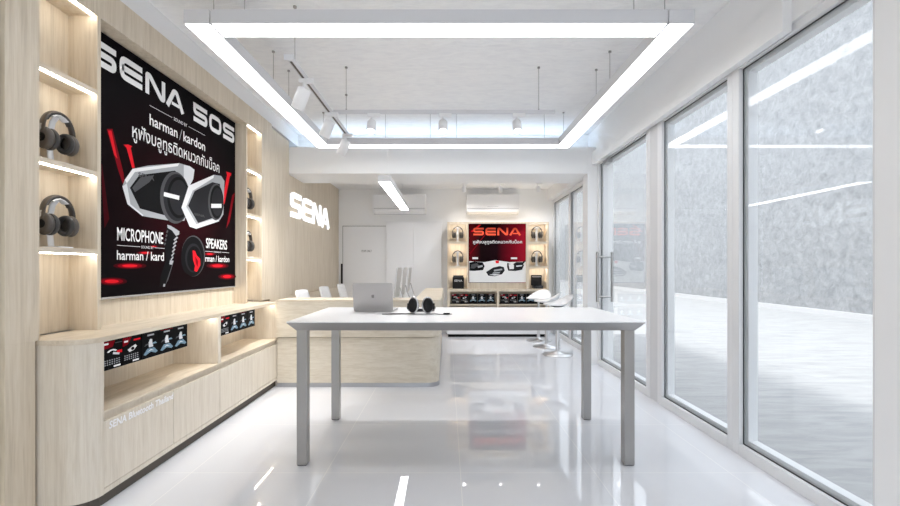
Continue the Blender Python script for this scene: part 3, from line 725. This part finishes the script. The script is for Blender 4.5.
def smooth(p, n=5):
    p = [Vector(q) for q in p]; out = []
    for i in range(len(p)-1):
        a, b, c, d_ = p[max(i-1, 0)], p[i], p[i+1], p[min(i+2, len(p)-1)]
        for k in range(n):
            t = k/n; out.append(.5*((2*b)+(c-a)*t+(2*a-5*b+4*c-d_)*t*t+(3*b-a-3*c+d_)*t**3))
    return out+[p[-1]]
MB().tube(smooth(cable), .0028, 8).build('cord', pbr('dark_cord', (.10, .10, .10), .5), th, world=False)
MB().rbox(.16, .205, -.055, -.03, .002, .012, .006).build('cord_remote', blackm, th, world=False)

# ================================================================== RECEPTION
rd = empty('reception_desk', (-.9, 5.4, 0), 'long pale oak reception desk with rounded corner and steel plinth', 'desk')
def desk_outline(x0=-1.735, x1=-.06, y0=4.47, y1=4.85, wing=7.08, wx=-.34, r=.12, i=0):
    p = [(x0, y0+i)]
    for k in range(9):
        t = -PI/2+PI/2*k/8; p.append((x1-i-r+r*math.cos(t), y0+i+r+r*math.sin(t)))
    return p+[(x1-i, wing-i), (wx, wing-i), (wx, y1), (x0, y1)]
MB().prism(desk_outline(i=.025), ID, .041, .502).build('lower_front', w_d, rd)
MB().prism(desk_outline(i=.035), ID, .502, .512).build('shadow_gap', pbr('tan_shadow_gap', (.40, .34, .27), .7), rd)
MB().prism(desk_outline(), ID, .512, .872).build('upper_front', w_d, rd)
MB().prism(desk_outline(), ID, .8722, .889).build('counter_ledge', w_x, rd, bevel=.001)
MB().prism(desk_outline(i=.020), ID, 0, .041).build('plinth', plinthm, rd)
MB().box(-.90, -.342, 4.853, 7.05, .72, .75).build('worktop', white_smooth, rd)
MB().box(-.88, -.86, 4.853, 4.90, 0, .72).box(-.88, -.86, 7.0, 7.05, 0, .72).build('leg', plinthm, rd)
# monitors: screens face the staff at the left wall
def make_monitor():
    t = empty('computer_monitor', (0, 0, 0), '', 'monitor', 'computer monitors on the reception desk')
    k = .10
    def mp_(m): m.v = [(x+(z-.30)*k, y, z) for x, y, z in m.v]; return m
    mp_(MB().rbox(-.006, .006, -.25, .25, .115, .470, .012, 'x')).build('housing', silver if 0 else pbr('pale_silver', (.62, .62, .63), .35, .3), t)
    mp_(MB().box(-.0075, -.0062, -.24, .24, .18, .462)).build('screen', scr, t)
    MB().tube([(.10, 0, .004), (.085, 0, .05), (.05, 0, .14), (.022, 0, .24)], .005, 8, w=9, up=(0, 1, 0)).rbox(-.06, .11, -.09, .09, 0, .007, .01).build('stand', silver, t)
    return t
mo = make_monitor()
for i, (y, w_) in enumerate(((5.04, 'nearest'), (5.72, 'middle'), (6.50, 'farthest'))):
    lb = 'slim silver computer monitor leaning back on the reception desk, %s of three' % w_
    if i == 0: mo.location = (-.56, y, .75); mo['label'] = lb
    else: dup(mo, (-.56, y, .75), lb)
# chairs
def make_chair():
    t = empty('office_chair', (0, 0, 0), '', 'chair', 'white office chairs behind the reception desk')
    def shell(x0, z0, x1, z1, w0, w1, c0, c1, th_, name, mat):
        m = MB(); nu, nv = 8, 10; V = []
        for j in range(nv+1):
            v = j/nv
            for i in range(nu+1):
                u = i/nu*2-1; w = w0+(w1-w0)*v; cur = (c0+(c1-c0)*v)*u*u
                V.append((x0+(x1-x0)*v+cur, u*w*(1-.12*v**6), z0+(z1-z0)*v-.012*v**4*u*u))
        n = len(V); V += [(x-th_, y, z-.004) for x, y, z in V]
        F_ = []
        for j in range(nv):
            for i in range(nu):
                a = j*(nu+1)+i; F_ += [(a, a+1, a+nu+2, a+nu+1), (n+a+nu+1, n+a+nu+2, n+a+1, n+a)]
        for j in range(nv):
            a = j*(nu+1); b = a+nu; F_ += [(a, a+nu+1, n+a+nu+1, n+a), (b+nu+1, b, n+b, n+b+nu+1)]
        for i in range(nu):
            F_ += [(i+1, i, n+i, n+i+1), (nv*(nu+1)+i, nv*(nu+1)+i+1, n+nv*(nu+1)+i+1, n+nv*(nu+1)+i)]
        m.add(V, F_, None, True); return m.build(name, mat, t)
    shell(-.18, .50, -.30, .965, .21, .215, .03, .03, .022, 'backrest', white_gloss)
    MB().rbox(-.21, .22, -.225, .225, .43, .49, .06).build('seat', white_gloss, t, bevel=.012)
    MB().cyl((0, 0, .09), (0, 0, .43), .028, .022).build('gas_lift', chrome, t)
    for k in range(5):
        a = 2*PI*k/5; e_ = (.27*math.cos(a), .27*math.sin(a), .065)
        leg = MB().tube([(0, 0, .10), e_], [.022, .014], 8).build('base_arm', chrome, t)
        MB().cyl((e_[0], e_[1]-.012, .028), (e_[0], e_[1]+.012, .028), .028, n=14).build('castor', blackm, t)
    MB().tube([(-.235, 0, .55), (-.225, 0, .46), (-.12, 0, .42)], .008, 8, w=3, up=(0, 1, 0)).build('back_bracket', blackm, t)
    return t
ch = make_chair()
for i, (y, w_) in enumerate(((5.08, 'nearest'), (6.0, 'middle'), (6.95, 'farthest'))):
    lb = 'white office chair behind the reception desk, %s of the three' % w_
    if i == 0: ch.location = (-1.40, y, 0); ch['label'] = lb
    else: dup(ch, (-1.40, y, 0), lb)

# ================================================================== BACK WALL
PY = lambda Y: (lambda u, v, d_: (u, Y-d_, v))
d2 = empty('door_2', (-1.53, 8.19, 0), kind='structure')
MB().box(-1.935, -1.135, 8.185, 8.205, .005, 1.985).build('door_leaf', white_smooth, d2)
dt = MB(); text(dt, 'STAFF ONLY', -1.59, -1.40, 1.505, 1.545, PY(8.185), .001, ink_mg, .01); dt.build('lettering', None, d2)
MB().box(-1.97, -1.945, 8.17, 8.2, .9, 1.29).build('door_handle', blackm, d2)
fr2 = MB().box(-1.945, -1.935, 8.190, 8.2, 0, 1.995).box(-1.945, -1.127, 8.190, 8.2, 1.985, 1.997); fr2.build('door_gap', pbr('grey_gap', (.22, .22, .22), .7), d2)
cbn = empty('tall_cabinet', (-.63, 8.15, 0), 'flush white two-door storage cabinet between the plain door and the poster display', 'cabinet')
MB().box(-1.125, -.10, 8.145, 8.199, .06, 2.075).build('carcass', white, cbn); MB().box(-1.11, -.115, 8.15, 8.19, 0, .06).build('plinth', plinthm, cbn)
MB().box(-1.125, -.618, 8.125, 8.144, .062, 2.072).build('door', white_smooth, cbn); MB().box(-.610, -.10, 8.125, 8.144, .062, 2.072).build('door', white_smooth, cbn)

# rear display cabinet
Yr = 7.72
rc = empty('rear_display_cabinet', (.9, 7.9, 0), 'pale oak poster cabinet with lit niches and open bays on the back wall', 'cabinet')
c = MB()
for x0, x1 in ((.005, .030), (.352, .377), (1.392, 1.440), (1.757, 1.79)): c.box(x0, x1, Yr, 8.19, .845, 1.993)
c.box(.005, 1.79, Yr, 8.19, 1.993, 2.018).box(.005, 1.79, Yr, 8.19, .80, .845)
c.box(.005, .05, Yr, 8.19, .30, .80).box(.877, .915, Yr, 8.19, .30, .80).box(1.742, 1.79, Yr, 8.19, .30, .80).box(.05, 1.742, Yr+.001, 8.19, .555, .575).box(.005, 1.79, Yr, 8.19, .285, .30)
c.box(.005, 1.79, 8.17, 8.19, .30, 1.993)
c.build('carcass', w_v, rc)
MB().box(.377, 1.392, Yr+.06, Yr+.08, .845, 1.993).build('poster_backing', w_v, rc)
MB().box(.005, 1.79, Yr, 8.19, .05, .284).build('base_cupboard', white_smooth, rc)
MB().box(.02, 1.78, Yr+.03, 8.19, 0, .05).build('plinth', blackm, rc)
for x0, x1 in ((.030, .352), (1.440, 1.757)):
    MB().box(x0, x1, Yr+.22, Yr+.24, .845, 1.993).build('niche_back', w_v, rc)
    for a, b in ((1.63, 1.675), (1.20, 1.245)):
        MB().box(x0, x1, Yr+.012, Yr+.22, a+.02, b).box(x0, x1, Yr+.001, Yr+.012, a, b).build('shelf', w_x, rc)
        MB().box(x0+.005, x1-.005, Yr+.016, Yr+.030, a+.014, a+.0195).build('light_strip', stripr, rc)
    MB().box(x0, x1, Yr+.001, Yr+.012, 1.975, 1.992).build('light_lip', w_x, rc)
    MB().box(x0+.005, x1-.005, Yr+.016, Yr+.030, 1.987, 1.9925).build('light_strip', stripr, rc)
for x0, x1 in ((.05, .877), (.915, 1.742)):
    for z in (.80, .555): MB().box(x0, x1, Yr+.15, Yr+.16, z-.225, z-.001).build('bay_back', w_v, rc)
# rear poster
rp = empty('advertising_poster', (.885, Yr+.05, .948), 'square black and red poster over white with three headset pictures in the rear cabinet', 'poster')
rpm = pbr('black_to_red_ground', (.1, .0, .0), .6, spec=.02); bs = rpm.node_tree.nodes['Principled BSDF']
g = N(rpm, 'ShaderNodeNewGeometry'); sp = N(rpm, 'ShaderNodeSeparateXYZ'); L(rpm, g.outputs['Position'], sp.inputs[0])
mr = N(rpm, 'ShaderNodeMapRange'); mr.inputs[1].default_value = .377; mr.inputs[2].default_value = 1.392; L(rpm, sp.outputs[0], mr.inputs[0])
r = ramp(rpm, [(0, (.12, .005, .008)), (.22, (.01, .004, .005)), (.5, (.012, .003, .005)), (.8, (.20, .005, .015)), (1, (.40, .012, .03))]); L(rpm, mr.outputs[0], r.inputs[0]); L(rpm, r.outputs[0], bs.inputs['Base Color'])
MB().box(.379, 1.390, Yr+.045, Yr+.059, .95, 1.991).build('panel', rpm, rp)
def rpx(pts):
    s_ = 440/(Yr+.045); return [((465+x/6.754-447)/s_, 1.22+(267.5-(215+y/6.754))/s_) for x, y in pts]
P2 = PY(Yr+.045); a2 = MB(); d = .0006
def rpoly(pts, m):
    global d
    a2.flat(rpx(pts), P2, d, m); d += .0002
rpoly([(28, 312), (130, 318), (205, 305), (300, 318), (413, 315), (413, 455), (28, 455)], ink_w)
rpoly([(50, 285), (88, 285), (88, 298), (50, 298)], ink_w); rpoly([(310, 286), (352, 286), (352, 298), (310, 298)], ink_w)
rpoly([(205, 308), (230, 308), (228, 326), (208, 326)], ink_r)
rpoly([(30, 322), (60, 314), (120, 320), (132, 345), (122, 372), (60, 378), (30, 376)], ink_k); rpoly([(40, 335), (80, 325), (96, 340), (60, 362), (40, 360)], ink_mg); rpoly([(85, 345), (118, 338), (120, 350), (88, 358)], ink_lg)
rpoly([(142, 385), (190, 355), (235, 345), (262, 352), (268, 375), (250, 400), (200, 414), (158, 410)], ink_dg); rpoly([(195, 370), (250, 362), (252, 372), (196, 382)], ink_lg); rpoly([(165, 402), (200, 398), (240, 400), (200, 410)], ink_soft); rpoly([(190, 388), (240, 384), (230, 394), (185, 396)], ink_lg)
rpoly([(285, 322), (300, 330), (320, 335), (345, 318), (385, 318), (398, 340), (385, 370), (340, 378), (292, 376), (284, 350)], ink_dg); rpoly([(294, 332), (330, 334), (330, 364), (300, 366)], ink_w); rpoly([(345, 342), (385, 338), (386, 346), (346, 350)], ink_soft); rpoly([(380, 325), (405, 305), (408, 312), (390, 335)], ink_dg)
rpoly([(30, 262), (150, 110), (156, 112), (34, 266)], ink_rd); rpoly([(40, 110), (95, 66), (110, 66), (50, 116)], ink_r)
a2.build('printed_picture', None, rp)
l2 = MB(); s_ = 440/(Yr+.045); X_ = lambda x: (465+x/6.754-447)/s_; Z_ = lambda y: 1.22+(267.5-(215+y/6.754))/s_
for chh, a, b in (('S', 55, 128), ('E', 138, 208), ('N', 218, 292), ('A', 300, 376)): logo_letter(l2, chh, X_(a), X_(b), Z_(138), Z_(86), P2, .004, .004, ink_or, t=.24)
text(l2, THAI, X_(55), X_(385), Z_(199), Z_(168), P2, .0045, ink_w, .012)
l2.build('lettering', None, rp)['label'] = 'red and white lettering'
# headphones in the rear niches
for i, (x, z, lb) in enumerate(((.19, 1.675, 'upper left'), (.19, 1.245, 'middle left'), (1.60, 1.675, 'upper right'), (1.60, 1.245, 'middle right'))):
    a = dup(st, (x, Yr+.11, z), 'small white stand in the %s niche beside the rear poster' % lb, -PI/2)
    b = dup(hp, (x, Yr+.11, z+HPZ), 'dark headphones hung in the %s niche beside the rear poster' % lb, -PI/2); a['group'] = 'stands in the rear niches'; b['group'] = 'headphones in the rear niches'
bx = empty('product_box', (.20, Yr+.10, .845), 'square black product box in the lower left niche of the rear cabinet', 'box')
MB().box(.10, .30, Yr+.05, Yr+.15, .845, 1.05).build('carton', blackm, bx, bevel=.006)
MB().box(.11, .29, Yr+.055, Yr+.145, 1.05, 1.08).build('lid', black, bx, bevel=.004)
q = MB(); text(q, 'SENA', .13, .27, .97, 1.005, PY(Yr+.05), .001, ink_soft, .01); q.build('lettering', None, bx)
bx2 = empty('product_box', (1.60, Yr+.10, .845), 'black display box with propped open lid in the lower right niche of the rear cabinet', 'box')
MB().box(1.52, 1.70, Yr+.05, Yr+.16, .845, .90).build('tray', black, bx2, bevel=.004)
m = MB().box(1.50, 1.69, Yr+.13, Yr+.145, .90, 1.085); m.build('lid', blackm, bx2)
MB().box(1.515, 1.675, Yr+.128, Yr+.1299, 1.05, 1.06).build('pale_stripe', ink_lg, bx2)
# little cards in the rear bays
PYl = lambda u, v, d_: (u, -d_, v)
k5 = ['leftmost', 'second', 'middle', 'fourth', 'rightmost']
for row, z in (('upper', .60), ('lower', .355)):
    for bay, x0 in (('left', .075), ('right', .94)):
        for i in range(5):
            make_card((0, 1, 2, 2, 3)[i], (x0+.155*(i+.5), Yr+.08, z), 'small black product card, %s in the %s %s bay of the rear cabinet' % (k5[i], row, bay), 'product cards in the rear cabinet bays', .150, .155, PYl, 'y', stand=False)
for row, z in ((0, .5755), (1, .3005)):
    for x0, x1 in ((.06, .867), (.925, 1.732)):
        MB().box(x0, x1, Yr+.07, Yr+.10, z, z+(.0235 if row == 0 else .0535)).build('card_rail', blackm, rc)
# air conditioners
def make_ac():
    t = empty('air_conditioner', (0, 0, 0), '', 'air conditioner', 'white split air conditioners on the back wall')
    prof = [(0, 0), (-.14, 0), (-.19, .035), (-.205, .09), (-.205, .33), (-.195, .35), (0, .35)]
    MB().prism(prof, lambda u, v, d_: (d_, u, v), -.48, .48).build('body', white_smooth, t, bevel=.006)
    MB().box(-.465, .465, -.2075, -.2045, .088, .094).build('panel_gap', pbr('grey_slot', (.12, .12, .13), .6), t)
    MB().prism([(-.205, .06), (-.213, .064), (-.21, .03), (-.16, .0), (-.15, -.006)], lambda u, v, d_: (d_, u, v), -.44, .44).build('air_flap', white_gloss, t)
    MB().box(-.10, .10, -.2065, -.205, .122, .128).build('badge', ink_lg, t)
    return t
ac = make_ac(); ac.location = (-.868, 8.198, 2.205); ac['label'] = 'white wall air conditioner high over the plain door and cabinet, the left one'
dup(ac, (.835, 8.198, 2.205), 'white wall air conditioner above the rear poster cabinet, the right one')

# ------------------------------------------------------------------ bar stools
def make_stool():
    t = empty('bar_stool', (0, 0, 0), '', 'bar stool', 'white bar stools by the glass front')
    MB().lathe((0, 0, 0), (0, 0, 1), [(0, .205), (.006, .208), (.012, .20), (.022, .10), (.045, .032), (.06, .028)], 40).build('base_plate', chrome, t)
    MB().cyl((0, 0, .05), (0, 0, .40), .026).cyl((0, 0, .40), (0, 0, .70), .017).build('column', chrome, t)
    ringp = [(.10+.09*math.cos(a), .12*math.sin(a), .30) for a in [2*PI*k/24 for k in range(24)]]
    MB().lathe((0, 0, .66), (0, 0, 1), [(0, .03), (.02, .09), (.03, .10)], 20).build('seat_plate', blackm, t)
    V = []; F_ = []; nr, na = 7, 32
    for s_ in (0, 1):
        for j in range(nr+1):
            for k in range(na):
                a = 2*PI*k/na; rr = j/nr; x = .19*rr*math.cos(a); y = .20*rr*math.sin(a)
                back = max(0, math.cos(a))**1.2; z = .70+.016*rr**2+.13*back*rr**5-.0*s_; 
                V.append((x+(.03*back*rr**4), y, z-(.022 if s_ else 0)+(.006*rr if s_ else 0)))
    n = (nr+1)*na
    for j in range(nr):
        for k in range(na):
            a = j*na+k; b = j*na+(k+1) % na; F_ += [(a, a+na, b+na, b), (n+a, n+b, n+b+na, n+a+na)]
    for k in range(na): a = nr*na+k; b = nr*na+(k+1) % na; F_.append((a, n+a, n+b, b))
    MB().add(V, F_, None, True).build('seat_shell', white_gloss, t)
    return t
bsn = make_stool()
for i, (x, y, w_, rz) in enumerate(((1.545, 6.156, 'nearest', .15), (1.53, 6.76, 'middle', -.2), (1.53, 7.36, 'farthest', .9))):
    lb = 'white bar stool on a round chrome base, %s of three by the glass front' % w_
    if i == 0: bsn.location = (x, y, 0); bsn['label'] = lb; bsn.rotation_euler.z = rz
    else: dup(bsn, (x, y, 0), lb, rz)
